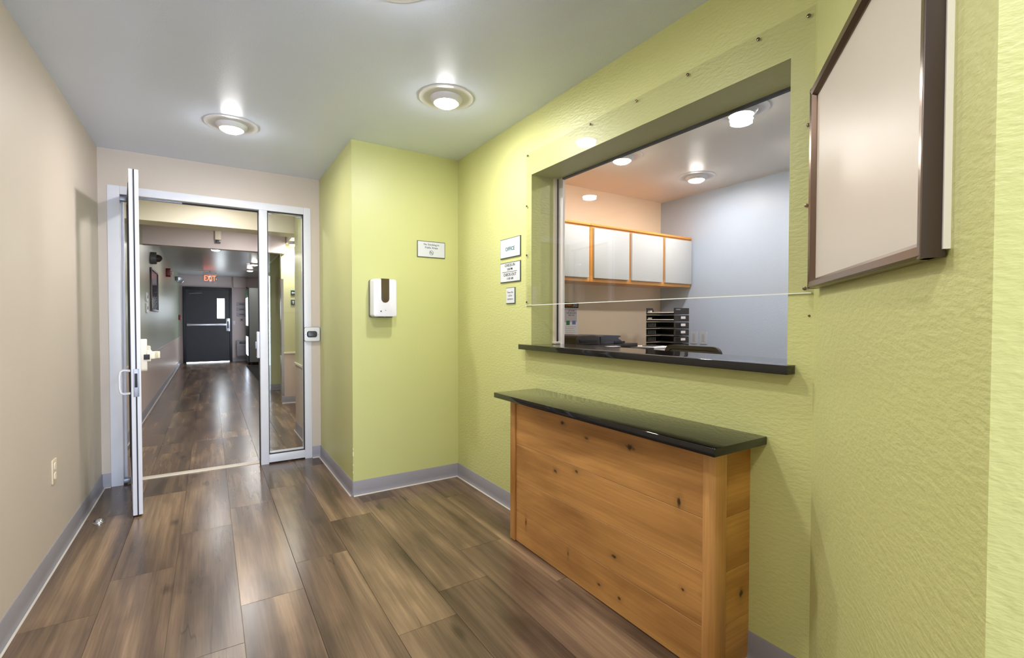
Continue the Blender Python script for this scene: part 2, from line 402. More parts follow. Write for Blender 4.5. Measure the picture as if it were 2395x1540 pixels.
# ------------------------------------------------------------------ walls
struct('wall_left', MB().box(XL-T, XL, EY, YB, 0, ZC), 'beige_paint', 'plain beige wall with a low outlet', 'wall')
DX0, DX1, DZ = -.61, .75, 2.182
wb = MB(); wb.box(XL-T, DX0, YB, YB+.12, 0, ZC); wb.box(DX1, XS+.02, YB, YB+.12, 0, ZC); wb.box(DX0, DX1, YB, YB+.12, DZ, ZC)
struct('wall_back', wb, 'beige_paint', 'beige wall around the white-framed doorway', 'wall')
struct('wall_column', MB().prism([(XS, YC), (XR+.02, YC), (XR+.02, YC+.1), (XS+.1, YC+.1), (XS+.1, YB+.02), (XS, YB+.02)], 0, ZC), 'green_paint_smooth', 'lime green bump-out with the hand sanitizer', 'wall')
wc_ = bpy.data.objects['wall_column']
mat('paint_chip', (232, 226, 190), .7)
for (z_, w_, h_) in ((.290, .010, .030), (.325, .006, .012), (.215, .005, .010), (.165, .004, .014)):
    ch = mkobj('paint_chip', MB((XS, YC, z_)).prism([(-.0012, -.0012), (w_*.6, -.0012), (w_*.6, .001), (.001, .001), (.001, w_*.4), (-.0012, w_*.4)], -h_/2, h_/2), 'paint_chip', wc_)
OY0, OY1, OZ0, OZ1 = .832, 2.322, 1.05, 2.08
wr = MB()
wr.box(XR, XI, A0.y-.25, OY0, 0, ZC); wr.box(XR, XI, OY1, YC+.1, 0, ZC); wr.box(XR, XI, OY0, OY1, 0, OZ0); wr.box(XR, XI, OY0, OY1, OZ1, ZC)
struct('wall_right', wr, 'green_paint', 'lime green textured wall with the counter window', 'wall')
aw = MB().prism([(A0.x, A0.y), (A1.x, A1.y), (A1.x+RET.x*.10, A1.y+RET.y*.10), (A0.x+.02, A0.y-.24)], 0, ZC)
struct('wall_angled', aw, 'green_paint', 'lime green textured angled wall that carries the framed board', 'wall')
RB = Vector((.968, .25, 0))*.14; q = A1+RB; q2 = A2+RB
rw = MB().prism([(A1.x+RET.x*.10, A1.y+RET.y*.10), (A2.x, A2.y), (q2.x, q2.y), (q.x+RET.x*.10, q.y+RET.y*.10)], 0, ZC)
struct('wall_return', rw, 'green_paint', 'lime green wall end catching daylight at the right edge', 'wall')
we = MB(); we.box(XL, -.55, EY, EY+.12, 0, ZC); we.box(2.05, A2.x+.3, EY, EY+.12, 0, ZC); we.box(-.55, 2.05, EY, EY+.12, 2.36, ZC)
struct('wall_entry', we, 'beige_paint', 'wall around the open entrance behind the viewer', 'wall')
struct('ground', MB().box(-14, 18, -30, EY, -.12, -.02), 'pale_concrete', 'pavement outside the entrance', 'ground')
# office shell
struct('wall_office_back', MB().box(XI, XO+.1, YO, YO+.1, 0, ZC), 'peach_paint', 'peach office wall behind the cabinets', 'wall')
struct('wall_office_right', MB().box(XO, XO+.1, .2, YO, 0, ZC), 'blue_paint', 'pale blue office side wall', 'wall')
struct('wall_office_front', MB().box(XI, XO, .1, .2, 0, ZC), 'blue_paint', 'office wall out of sight on the near side', 'wall')
# hall shell
RAILZ = .738
def twotone(name, boxes, hi, lo, label):
    mb = MB()
    for (x0, x1, y0, y1) in boxes: mb.box(x0, x1, y0, y1, 0, RAILZ); mb.box(x0, x1, y0, y1, RAILZ, ZC)
    o = struct(name, mb, None, label, 'wall', mats=[hi, lo]); setmat(o, lambda p: p.center.z < RAILZ-.01, 1)
twotone('wall_hall_left', [(HX-T, HX, YB+.12, FARY)], 'hall_green_paint', 'hall_beige_paint', 'hall wall, grey green above the rail and beige below')
twotone('wall_hall_near', [(.79, .93, YB+.12, 5.65)], 'hall_olive_paint', 'hall_beige_paint', 'hall wall return seen through the side window')
twotone('wall_hall_side', [(.875, 1.9, 7.54, 7.66)], 'hall_olive_paint', 'hall_beige_paint', 'hall wall that carries the arrow signs')
twotone('wall_hall_recess', [(.86, 1.9, 9.05, 9.2)], 'hall_olive_paint', 'hall_olive_paint', 'olive wall deeper in the hall')
struct('wall_hall_right', MB().box(1.9, 2.0, 5.65, FARY, 0, ZC), 'hall_beige_paint', 'hall wall on the right, mostly hidden', 'wall')
struct('wall_hall_step', MB().box(.93, 1.9, 5.53, 5.65, 0, ZC), 'hall_beige_paint', 'hidden hall wall closing the alcove', 'wall')
struct('wall_hall_far', MB().box(HX-T, 2.0, FARY, FARY+.1, 0, ZC), 'hall_mauve_paint', 'far hall wall with the black exit door', 'wall')
struct('trim_1', MB().box(HX, 1.9, 5.67, 5.95, 2.158, ZC), 'hall_cream_paint', 'cream ceiling beam just inside the hall', 'beam')
struct('trim_2', MB().box(HX, .92, 7.4, 7.54, 2.152, ZC), 'hall_mauve_paint', 'mauve ceiling beam further down the hall', 'beam')
struct('trim_3', MB().box(.93, 1.9, 5.95, 7.54, 2.30, ZC), 'hall_cream_paint', 'lowered bulkhead over the hall alcove', 'beam')
tr = MB(); tr.box(HX, HX+.012, YB+.13, FARY, RAILZ-.012, RAILZ+.012, .004); struct('trim_4', tr, 'hall_beige_paint', 'thin beige chair rail along the hall wall', 'trim')
tr = MB(); tr.box(.778, .79, YB+.13, 5.65, RAILZ-.012, RAILZ+.012, .004); struct('trim_5', tr, 'hall_cream_paint', 'thin cream chair rail on the near hall wall', 'trim')
tr = MB(); tr.box(.90, 1.9, 7.528, 7.54, RAILZ-.022, RAILZ+.002, .004); struct('trim_6', tr, 'hall_cream_paint', 'thin cream chair rail below the arrow signs', 'trim')

# ------------------------------------------------------------------ vinyl cove baseboards
def baseboard(name, p0, p1, nrm, label, h=.1):
    p0, p1, nrm = Vector(p0+(0,)), Vector(p1+(0,)), Vector(nrm+(0,)).normalized(); d = (p1-p0); L = d.length; d.normalize()
    mb = MB(p0, nrm, (0, 0, 1), d)
    mb.prism([(0, 0), (.016, 0), (.011, .006), (.007, .016), (.005, .03), (.005, h-.004), (.003, h), (0, h)], 0, L)
    o = struct(name, mb, 'vinyl_base', label, 'baseboard', smooth=True)
    t = MB(p0, nrm, (0, 0, 1), d); t.prism([(.0145, 0), (.021, 0), (.0145, .006)], 0, L)
    mkobj('caulk_bead', t, 'caulk', o)
baseboard('baseboard_left', (XL, EY+.12), (XL, YB), (1, 0), 'grey vinyl baseboard along the beige wall')
baseboard('baseboard_back', (XL, YB), (DX0, YB), (0, -1), 'short grey baseboard left of the white door frame')
baseboard('baseboard_stub', (DX1, YB), (XS, YB), (0, -1), 'short grey baseboard right of the white door frame')
baseboard('baseboard_bump', (XS, YC), (XS, YB), (-1, 0), 'grey baseboard on the shaded side of the green bump-out')
baseboard('baseboard_column', (XS, YC), (XR, YC), (0, -1), 'grey baseboard under the hand sanitizer wall')
baseboard('baseboard_right', (XR, A0.y), (XR, YC), (-1, 0), 'grey baseboard behind the wooden ledge')
baseboard('baseboard_angled', (A0.x, A0.y), (A1.x, A1.y), (AN.x, AN.y), 'grey baseboard under the framed board')
baseboard('baseboard_hall_left', (HX, YB+.13), (HX, FARY), (1, 0), 'grey baseboard along the left hall wall')
baseboard('baseboard_hall_near', (.79, YB+.13), (.79, 5.65), (-1, 0), 'grey baseboard seen through the side window')
baseboard('baseboard_hall_side', (.875, 7.54), (1.9, 7.54), (0, -1), 'grey baseboard under the arrow signs')
baseboard('baseboard_hall_recess', (.86, 9.05), (1.9, 9.05), (0, -1), 'grey baseboard under the olive recess wall')
baseboard('baseboard_hall_far', (.56, FARY), (1.9, FARY), (0, -1), 'grey baseboard right of the black exit door')

# ------------------------------------------------------------------ storefront frame with side window
W1 = thing('window_1', (0, YB, 0), 'white metal door frame with narrow glazed side window', 'door frame', kind='structure')
FD0, FD1 = YB-.006, YB+.125
def fpart(name, x0, x1, z0, z1, m='white_metal', y0=FD0, y1=FD1, bev=.003): return mkobj(name, MB().box(x0, x1, y0, y1, z0, z1, bev), m, W1)
fpart('jamb', DX0, -.540, 0, DZ); fpart('head_rail', -.540, DX1-.058, 2.122, DZ); fpart('mullion', .352, .412, 0, 2.122)
fpart('jamb', DX1-.058, DX1, 0, DZ); fpart('bottom_rail', .412, DX1-.058, .012, .078)
fpart('door_stop', -.540, -.525, 0, 2.122, y0=YB+.06, y1=YB+.09)
g = MB(); g.box(.412, .418, YB+.004, YB+.02, .078, 2.122); g.box(.685, .692, YB+.004, YB+.02, .078, 2.122); g.box(.412, .692, YB+.004, YB+.02, 2.114, 2.122); g.box(.412, .692, YB+.004, YB+.02, .078, .086)
mkobj('gasket', g, 'dark_rubber', W1)
mkobj('glass_pane', MB().box(.415, .690, YB+.03, YB+.036, .080, 2.120), 'clear_glass', W1, False)
mkobj('gasket', MB().box(.345, .352, YB+.05, YB+.062, .0, 2.115), 'dark_rubber', W1)
mkobj('gasket', MB().box(-.17, .350, YB+.05, YB+.062, 2.110, 2.122), 'dark_rubber', W1)
mkobj('weather_strip', MB().box(-.525, -.17, YB+.05, YB+.062, 2.113, 2.122), 'grey_metal', W1)
st = mkobj('latch_strike', MB().box(.331, .352, YB+.02, YB+.075, .893, 1.114, .006), 'white_metal', W1)
for z in (.905, 1.10): mkobj('screw', MB((.330, YB+.045, z), (0, 0, 1), (0, 1, 0), (-1, 0, 0)).cyl((0, 0, 0), .006, 0, .003, 10), 'grey_metal', st)
mkobj('strike_tongue', MB().box(.320, .333, YB+.03, YB+.062, .97, 1.03, .004), 'grey_metal', st)
mkobj('glazing_tab', MB().box(.420, .450, YB+.022, YB+.03, 2.098, 2.106), 'grey_metal', W1)
mkobj('glazing_tab', MB().box(.630, .682, YB+.022, YB+.03, 2.092, 2.100), 'grey_metal', W1)
th = struct('trim_7', MB().prism([(YB+.02, 0), (YB+.125, 0), (YB+.11, .009), (YB+.035, .009)], -.54, .352) if False else
            MB((0, 0, 0), (0, 1, 0), (0, 0, 1), (1, 0, 0)).prism([(YB+.065, 0), (YB+.135, 0), (YB+.122, .009), (YB+.078, .009)], -.54, .352), 'threshold_metal', 'pale metal threshold strip across the doorway floor', 'threshold')

# ------------------------------------------------------------------ open glazed door leaf (local: x along leaf from free edge to hinge, y thickness)
LE = Vector((-.381, 3.668, 0)); HG = Vector((-.483, 4.49, 0)); ld = (HG-LE); LL = ld.length; lrot = math.atan2(ld.y, ld.x)
D1 = thing('door_1', tuple(LE), 'white aluminium glazed door leaf standing open', 'door', kind='structure', rot=lrot)
TK = .024   # half thickness; local +y points to -X (lobby side when closed)
def dpart(name, x0, x1, y0, y1, z0, z1, m='white_metal', bev=.002, par=None): return mkobj(name, MB().box(x0, x1, y0, y1, z0, z1, bev), m, par or D1)
for x0, x1 in ((0, .052), (LL-.052, LL)): dpart('stile', x0, x1, -TK, TK, .012, 2.127)
dpart('top_rail', .052, LL-.052, -TK, TK, 2.05, 2.127); dpart('bottom_rail', .052, LL-.052, -TK, TK, .012, .20)
dpart('glass_pane', .052, LL-.052, -.003, .003, .20, 2.05, 'clear_glass', 0)
dpart('edge_gasket', -.0025, .002, -.004, .003, .012, 2.127, 'dark_rubber', 0)
for z0, z1 in ((.195, .207), (2.043, 2.055)): dpart('glazing_gasket', .052, LL-.052, -.026, .026, z0, z1, 'dark_rubber', 0)
for x0 in (.047, LL-.057): dpart('glazing_gasket', x0, x0+.010, .018, .027, .20, 2.05, 'dark_rubber', 0)
lp = dpart('latch_plate', -.004, .003, -.014, .013, .742, .912, 'grey_metal', .001)
dpart('latch_bolt', -.012, 0, -.006, .008, .80, .885, 'dark_rubber', .002, lp)
ph = MB(); ph.tube([(.055, .018, .897), (.055, .060, .903), (.055, .073, .895), (.055, .078, .87), (.055, .078, .79), (.055, .073, .765), (.055, .060, .757), (.055, .018, .760)], .0075, 10)
mkobj('pull_handle', ph, 'white_metal', D1)
pd = mkobj('panic_body', MB((0, -TK, 0), (1, 0, 0), (0, 0, 1), (0, -1, 0)).rrect(.020, .120, .892, 1.092, 0, .032, .02, 5, .004), 'cream_plastic', D1)
mkobj('panic_head', MB((0, -TK-.03, 0), (1, 0, 0), (0, 0, 1), (0, -1, 0)).rrect(.012, .115, .952, 1.022, 0, .020, .012, 5, .003), 'cream_plastic', pd)
mkobj('latch_window', MB().box(.006, .013, -TK-.044, -TK-.014, .966, .998, .002), 'dark_rubber', pd)
pa = MB(); pa.prism([(.03, -TK-.05), (.09, -TK-.05), (.11, -TK-.085), (.08, -TK-.100), (.075, -TK-.088), (.03, -TK-.07)], .968, 1.012, .003)
mkobj('push_paddle', pa, 'cream_plastic', pd)
mkobj('push_bar', MB((0, -TK-.062, .99), (0, 1, 0), (0, 0, 1), (1, 0, 0)).cyl((0, 0, 0), .013, .08, LL-.10, 16), 'white_metal', pd)
mkobj('end_bracket', MB().box(LL-.14, LL-.05, -TK-.078, -TK, .96, 1.02, .01), 'cream_plastic', pd)
for z0 in (.012, 2.08): dpart('offset_pivot', LL-.05, LL+.012, TK, TK+.045, z0, z0+.03, 'grey_metal', .004)

# ------------------------------------------------------------------ access reader by the door frame
T_ = thing('access_reader', (.7515, YB-.006, 1.026), 'white square push plate with dark button beside the side window', 'door button')
fr = MB((.7515, YB-.006, 1.087), **FY)
fr.rrect(-.064, .064, -.062, .062, 0, .014, .016); mkobj('back_box', fr, 'charcoal_plastic', T_)
mkobj('face_plate', MB((.7515, YB-.02, 1.087), **FY).rrect(-.062, .062, -.060, .060, 0, .010, .016, 6, .002), 'white_plastic', T_)
b_ = mkobj('button_well', MB((.7515, YB-.030, 1.087), **FY).rrect(-.042, .040, -.026, .028, 0, .003, .018), 'dark_rubber', T_)
mkobj('button', MB((.7515, YB-.033, 1.087), **FY).rrect(-.033, .036, -.020, .024, 0, .006, .013, 6, .002), 'charcoal_plastic', b_)
for x in (-.052, .051): mkobj('screw', MB((.7515+x, YB-.030, 1.085), **FY).cyl((0, 0, 0), .003, 0, .001, 10), 'grey_metal', T_)

# ------------------------------------------------------------------ recessed downlights
def downlight(x, y, z, lampmat, label, group, r=.15, lr=.064, drop=.034):
    t = thing('ceiling_light', (x, y, z), label, 'ceiling light', group)
    mkobj('trim_ring', MB((x, y, z), (1, 0, 0), (0, -1, 0), (0, 0, -1)).lathe([(r*.5, 0), (r, 0), (r, .002), (r*.985, .005), (r*.56, .007), (r*.5, .004)], seg=48, caps=False), 'white_plastic', t)
    mkobj('lamp_collar', MB((x, y, z), (1, 0, 0), (0, -1, 0), (0, 0, -1)).lathe([(lr+.024, 0), (lr+.024, .012), (lr+.014, .026), (lr+.004, drop), (lr, drop), (lr, drop-.004)], seg=40, caps=False), 'white_plastic', t)
    mkobj('lamp_lens', MB((x, y, z), (1, 0, 0), (0, -1, 0), (0, 0, -1)).lathe([(lr, drop-.004), (lr*.94, drop+.004), (lr*.7, drop+.013), (.004, drop+.018)], seg=20), lampmat, t)
    rad, col = {'lamp_white': (LAMP, LAMP_COL), 'lamp_hall': (HALL_LAMP, (.98, .95, .92)), 'lamp_office': (OFFICE_LAMP, (1, .94, .88))}[lampmat]
    li = bpy.data.lights.new('lamp_glow', 'AREA'); li.shape = 'DISK'; li.size = .116; li.color = col; li.energy = math.pi**2*.058**2*rad
    lo = bpy.data.objects.new('lamp_glow', li); lo.location = (0, 0, -drop-.0195); lo.parent = t; COL.objects.link(lo)
    return t
downlight(.129, 3.469, ZC, 'lamp_white', 'round white downlight in lobby ceiling nearest the doorway', 'lobby downlights')
downlight(1.11, 2.41, ZC, 'lamp_white', 'round white downlight in lobby ceiling near the counter window', 'lobby downlights')
downlight(.56, 1.655, ZC, 'lamp_white', 'round white downlight cut off at the top edge of the picture', 'lobby downlights')
downlight(-.15, .05, ZC, 'lamp_white', 'unseen fill downlight added in the lobby ceiling above the viewer', 'lobby downlights')  # added out of view to brighten the faces turned towards the viewer
downlight(.6, -2.6, ZC, 'lamp_white', 'unseen fill downlight added in the lobby ceiling near the entrance', 'lobby downlights')  # second added lamp out of view, more fill from behind the viewer
downlight(3.51, 2.57, ZC, 'lamp_office', 'office ceiling light with visible trim ring by the blue wall', 'office downlights')
downlight(2.62, 2.565, ZC, 'lamp_office', 'office ceiling light nearest the cabinets, behind the window head', 'office downlights')
downlight(2.62, 1.62, ZC, 'lamp_office', 'office ceiling light nearest the right edge of the window opening', 'office downlights')
downlight(3.51, 1.62, ZC, 'lamp_office', 'office ceiling light hidden behind the right window jamb', 'office downlights')
downlight(.05, 5.10, ZC, 'lamp_hall', 'hall downlight between the doorway and the cream beam', 'hall downlights')
downlight(.35, 6.65, ZC, 'lamp_hall', 'hall downlight between the two ceiling beams', 'hall downlights')
downlight(1.02, 7.30, 2.30, 'lamp_hall', 'hall downlight seen through the side window', 'hall downlights', r=.09)
downlight(.84, 11.80, ZC, 'lamp_hall', 'nearer of the two far hall downlights', 'hall downlights')
downlight(.85, 13.28, ZC, 'lamp_hall', 'farther of the two far hall downlights', 'hall downlights')
downlight(.10, 9.6, ZC, 'lamp_hall', 'hall downlight just past the mauve beam', 'hall downlights')

# ------------------------------------------------------------------ no smoking sign and sanitizer on the green bump-out
def sign(name, o, frm, w_, h_, label, cat='sign', group=None, edge='sign_edge', face='sign_white', b=.005):
    o = Vector(o); t = thing(name, tuple(o), label, cat, group)
    mkobj('backing', MB(o, **frm).box(0, w_, 0, h_, 0, .006, .001), edge, t)
    mkobj('face', MB(o, **frm).box(b, w_-b, b, h_-b, .006, .0075), face, t)
    return t, (lambda: MB(o+Vector(frm['n'])*.0078, **frm))
def lines(t, f, m, *ls):
    for (txt, sz, x, y) in ls: mkobj('lettering', f().text(txt, sz, x, y), m, t)
t, f = sign('no_smoking_sign', (1.289, YC, 1.678), FY, .222, .121, 'white no smoking sign on the green bump-out')
lines(t, f, 'ink_grey', ('No Smoking in', .0205, .111, .096), ('Public Areas', .0205, .111, .073))
s = f(); s.ring(circ(.111, .036, .0165), circ(.111, .036, .0135), 0, .0005); s.prism([(.100, .0455), (.1022, .0475), (.122, .0265), (.1198, .0245)], 0, .0005)
mkobj('no_smoking_symbol', s, 'ink_grey', t); mkobj('cigarette', f().box(.100, .118, .034, .038, 0, .0004), 'ink_grey', t)

dx, dz0 = .917+.101, 1.235
t = thing('sanitizer_dispenser', (dx, YC, dz0), 'white wall-mounted hand sanitizer dispenser with dark smoked window', 'dispenser')
mkobj('back_plate', MB((dx, YC, dz0), **FY).rrect(-.084, .084, -.004, .258, 0, .012, .012), 'grey_plastic', t)
body = MB((dx, YC-.012, dz0), **FY); body.rrect(-.082, .082, 0, .26, 0, .095, .018, 6, .012); body = mkobj('body', body, 'white_plastic', t)
wn = MB((dx, YC-.106, dz0), **FY); pts = [(-.028, .258), (.028, .258)]+[(.028*math.cos(a), .125+.028*math.sin(a)) for a in [-math.pi*i/10 for i in range(11)]]
wn.prism(pts, -.002, .003, .001); mkobj('level_window', wn, 'smoked_plastic', body)
mkobj('level_window_top', MB((dx, YC-.012, dz0), **FY).box(-.028, .028, .2585, .262, .02, .096), 'smoked_plastic', body)
mkobj('keyhole', MB((dx-.030, YC-.107, dz0+.038), **FY).cyl((0, 0, 0), .0045, 0, .002, 14), 'dark_rubber', body)
mkobj('indicator', MB((dx+.002, YC-.107, dz0+.045), **FY).box(-.004, .004, -.002, .002, 0, .001), 'ink_light', body)
mkobj('nozzle_slot', MB((dx, YC-.03, dz0), **FY).box(-.045, -.006, -.003, .006, .02, .068).box(.004, .050, -.003, .006, .02, .068), 'dark_rubber', body)

# ------------------------------------------------------------------ signs on the right wall
t, f = sign('office_sign', (XR, 2.671, 1.612), FX, .239, .126, 'white sign reading OFFICE, topmost of three by the window')
mkobj('lettering', f().text('OFFICE', .034, .122, .055, ext=.0006), 'ink_teal', t)
t, f = sign('check_in_sign', (XR, 2.671, 1.456), FX, .239, .128, 'white sign with check-in and check-out times below the office sign')
lines(t, f, 'ink_dark', ('CHECK-IN', .026, .12, .108), ('3:00 PM', .020, .12, .083), ('CHECK-OUT', .026, .12, .048), ('11:00 AM', .020, .12, .023))
mkobj('divider_line', f().box(.03, .205, .0655, .068, 0, .0004), 'ink_dark', t)
t, f = sign('notice_card', (XR, 2.600, 1.319), FX, .106, .103, 'small white notice card, lowest of the three signs', b=.004)
lines(t, f, 'ink_light', ('Please file', .017, .053, .072), ('call for', .017, .053, .051), ('assistance', .017, .053, .030))

# ------------------------------------------------------------------ acrylic shield
t = thing('acrylic_shield', (XR, 1.56, 1.302), 'clear acrylic shield screwed over the office window', 'shield')
mkobj('sheet', MB().box(XR-.0065, XR-.0015, .757, 2.373, 1.305, 2.210), 'acrylic', t, False)
e = MB(); e.box(XR-.0066, XR-.0014, .757, 2.373, 1.3015, 1.305); mkobj('polished_edge', e, 'acrylic_edge', t, False)
for (yy, zz) in [(.775, 2.185), (.94, 2.192), (1.228, 2.195), (1.497, 2.195), (1.80, 2.195), (2.355, 2.20), (.772, 1.839), (.775, 1.584), (.777, 1.318), (2.362, 1.90), (2.362, 1.605), (2.362, 1.322)]:
    mkobj('screw', MB((XR-.0065, yy, zz), **FX).lathe([(.0062, 0), (.0055, .003), (.002, .0042)], seg=12), 'bronze', t)
# paint chips / screw left in the wall below the sheet
t2 = thing('wall_anchor', (XR, .752+.004, 1.23), 'small dark screw in the green wall below the acrylic corner', 'screw')
mkobj('screw_head', MB((XR, .765, 1.230), **FX).lathe([(.004, 0), (.003, .003)], seg=10), 'bronze', t2)

# ------------------------------------------------------------------ office window trim (inner sliding window)
W2 = thing('window_2', (XI, 1.577, 1.068), 'office service window with white jamb strips and dark track', 'window', kind='structure')
mkobj('jamb_strip', MB().box(XI-.046, XI-.030, OY1-.018, OY1, 1.068, OZ1), 'cream_plastic', W2)
mkobj('jamb_channel', MB().box(XI-.030, XI-.010, OY1-.010, OY1, 1.068, OZ1), 'dark_plastic', W2)
mkobj('jamb_strip', MB().box(XI-.010, XI+.006, OY1-.050, OY1, 1.068, OZ1), 'paper', W2)
mkobj('jamb_foot', MB().box(XI-.052, XI+.006, OY1-.030, OY1, 1.068, 1.082, .003), 'cream_plastic', W2)
mkobj('head_track', MB().box(XI-.014, XI+.004, OY0, OY1-.05, OZ1-.010, OZ1), 'dark_rubber', W2)

# ------------------------------------------------------------------ black stone sill and ledge
sy0, sy1, sx0 = .806, 2.387, 1.572
t = thing('window_counter', (1.6, 1.57, 1.038), 'polished black stone sill under the office window', 'countertop')
mkobj('slab', MB().prism([(sx0, sy0), (sx0, sy1), (XR, sy1), (XR, OY1), (1.86, OY1), (1.86, OY0), (XR, OY0), (XR, sy0)], 1.038, 1.068, .002), 'black_stone', t)
PX0, PY0, PY1 = 1.41, .955, 2.205
t = thing('wall_ledge', (1.48, 1.58, 0), 'knotty oak panelled ledge with black stone top', 'counter')
mkobj('ledge_top', MB().box(1.326, XR, .896, 2.259, .785, .813, .0025), 'black_stone', t)
zs = [0.002, .165, .350, .540, .785]
for i in range(4):
    mkobj('front_board', MB().box(PX0, PX0+.018, PY0+.035, PY1-.045, zs[i]+.0006, zs[i+1]-.0006, .001, 1), 'oak_front', t)
    mkobj('side_board', MB().box(PX0+.058, XR, PY0, PY0+.018, zs[i]+.0006, zs[i+1]-.0006, .001, 1), 'oak_side', t)
    mkobj('side_board', MB().box(PX0+.03, XR, PY1-.02, PY1-.002, zs[i]+.0006, zs[i+1]-.0006, .001, 1), 'oak_side', t)
mkobj('corner_trim', MB().prism([(PX0-.008, PY0+.036), (PX0-.008, PY0+.012), (PX0+.004, PY0-.006), (PX0+.020, PY0-.012), (PX0+.058, PY0-.010), (PX0+.058, PY0+.012), (PX0+.02, PY0+.036)], .002, .785, .0015), 'oak_trim', t)
mkobj('corner_trim', MB().prism([(PX0-.010, PY1-.045), (PX0-.010, PY1), (PX0+.03, PY1), (PX0+.03, PY1-.02), (PX0+.0, PY1-.045)], .002, .785, .002), 'oak_trim', t)

# ------------------------------------------------------------------ framed board on the angled wall (local: x along wall away from corner, y out of wall)
s0, s1, b0, b1 = .070, .845, 1.312, 1.915
brot = math.atan2(AD.y, AD.x)
t = thing('framed_board', tuple(A0), 'large cream board in a bronze metal frame on the angled wall', 'board', rot=brot)
# rotated root: local +x along AD, local +y = left of AD
SG = 1.0 if Vector((-AD.y, AD.x, 0)).dot(AN) > 0 else -1.0
def bx(name, x0, x1, d0, d1, z0, z1, m, bev=.0, par=None):
    ya, yb = sorted((SG*d0, SG*d1)); return mkobj(name, MB().box(x0, x1, ya, yb, z0, z1, bev), m, par or t)
bx('foam_backing', s0+.012, s1+.008, .0, .009, b0+.012, b1-.012, 'foam_core')
bx('panel', s0+.015, s1-.015, .013, .017, b0+.015, b1-.015, 'board_panel')
def bar(name, a0, a1, vert, inner):
    # profile: outer face, sloped front lip, inner step
    prof = [(0, .004), (0, .028), (.005, .033), (.020, .031), (.029, .020), (.029, .012), (.004, .012)]
    if vert: mb = MB((a0, 0, b0), (inner, 0, 0), (0, SG, 0), (0, 0, 1)); mb.prism(prof, 0, b1-b0)
    else: mb = MB((s0, 0, a0), (0, 0, inner), (0, SG, 0), (1, 0, 0)); mb.prism(prof, 0.0, s1-s0)
    return mkobj(name, mb, 'bronze', t)
bar('frame_stile', s0, None, True, 1); bar('frame_stile', s1, None, True, -1); bar('frame_rail', b0, None, False, 1); bar('frame_rail', b1, None, False, -1)
bx('frame_side', s1-.001, s1+.004, .004, .034, b0, b1, 'brown_metal', .001)

# ------------------------------------------------------------------ outlet on the left wall, floor door stop
t = thing('wall_outlet', (XL, 3.205, .40), 'ivory duplex outlet low on the beige wall', 'outlet')
mkobj('cover_plate', MB((XL, 3.165, .40), **FXP).rrect(0, .076, 0, .118, 0, .006, .004, 3, .0015), 'ivory', t)
for z in (.018, .066): mkobj('socket', MB((XL+.006, 3.165, .40), **FXP).rrect(.022, .054, z, z+.034, 0, .0025, .010, 4), 'cream_plastic', t)
t = thing('door_stop', (-.566, 3.683, 0), 'chrome dome door stop on the floor by the open door', 'door stop')
mkobj('base_ring', MB((-.566, 3.683, 0)).lathe([(.030, 0), (.030, .004), (.026, .007)], seg=28), 'chrome', t)
mkobj('dome', MB((-.566, 3.683, 0)).lathe([(.026, .006), (.024, .014), (.018, .020), (.008, .024), (.002, .0245)], seg=28), 'chrome', t)
mkobj('rubber_bumper', MB().box(-.590, -.560, 3.672, 3.694, .010, .021, .003), 'dark_rubber', t)

# ------------------------------------------------------------------ hall furniture
D2 = thing('door_2', (-.03, FARY, 0), 'black metal exit door with narrow window at the end of the hall', 'door', kind='structure')
def hp(name, x0, x1, y0, y1, z0, z1, m, bev=0, par=None): return mkobj(name, MB().box(x0, x1, y0, y1, z0, z1, bev), m, par or D2)
hp('jamb', -.62, -.55, FARY-.06, FARY, 0, 2.12, 'black_door', .004); hp('jamb', .48, .55, FARY-.06, FARY, 0, 2.12, 'black_door', .004); hp('head_frame', -.55, .48, FARY-.06, FARY, 2.05, 2.12, 'black_door', .004)
lf = MB(); 
for (x0, x1, z0, z1) in ((-.545, .186, .02, 2.045), (.366, .475, .02, 2.045), (.186, .366, .02, 1.245), (.186, .366, 1.81, 2.045)): lf.box(x0, x1, FARY-.04, FARY-.005, z0, z1)
mkobj('leaf', lf, 'black_door', D2, False)
hp('window_pane', .186, .366, FARY-.02, FARY-.012, 1.245, 1.81, 'daylight_pane')
hp('kick_gap', -.545, .475, FARY-.03, FARY-.01, .008, .018, 'daylight_pane')
hp('push_bar', -.53, .42, FARY-.10, FARY-.055, 1.035, 1.09, 'aluminium', .008); hp('push_bar_end', -.53, -.45, FARY-.06, FARY-.04, 1.03, 1.095, 'aluminium', .004)
lk = hp('lock_plate', .395, .497, FARY-.075, FARY-.04, .875, 1.245, 'aluminium', .01); hp('lock_lever', .425, .465, FARY-.115, FARY-.075, .96, 1.16, 'charcoal_plastic', .008, lk)
cl = hp('door_closer', -.42, -.18, FARY-.09, FARY-.04, 1.95, 2.0, 'dark_plastic', .006); mkobj('closer_arm', MB().tube([(-.47, FARY-.08, 1.93), (-.17, FARY-.12, 1.945)], .012, 8), 'aluminium', cl)

t = thing('exit_sign', (.02, 14.3, 2.14), 'glowing red EXIT sign hanging at the end of the hall', 'sign')
mkobj('sign_panel', MB((.02, 14.3, 2.15), **FY).box(-.15, .15, 0, .20, 0, .012, .004), 'clear_glass', t)
mkobj('lettering', MB((.02, 14.287, 2.15), **FY).text('EXIT', .190, 0, .105, 0, ext=.003, sx=.66, bold=-.004), 'exit_red', t)
mkobj('housing', MB((.02, 14.3, 2.15), **FY).box(-.15, .15, .20, .26, -.03, .03, .006), 'white_plastic', t)
mkobj('hanger', MB().box(0.0, .04, 14.29, 14.31, 2.40, ZC), 'white_plastic', t)

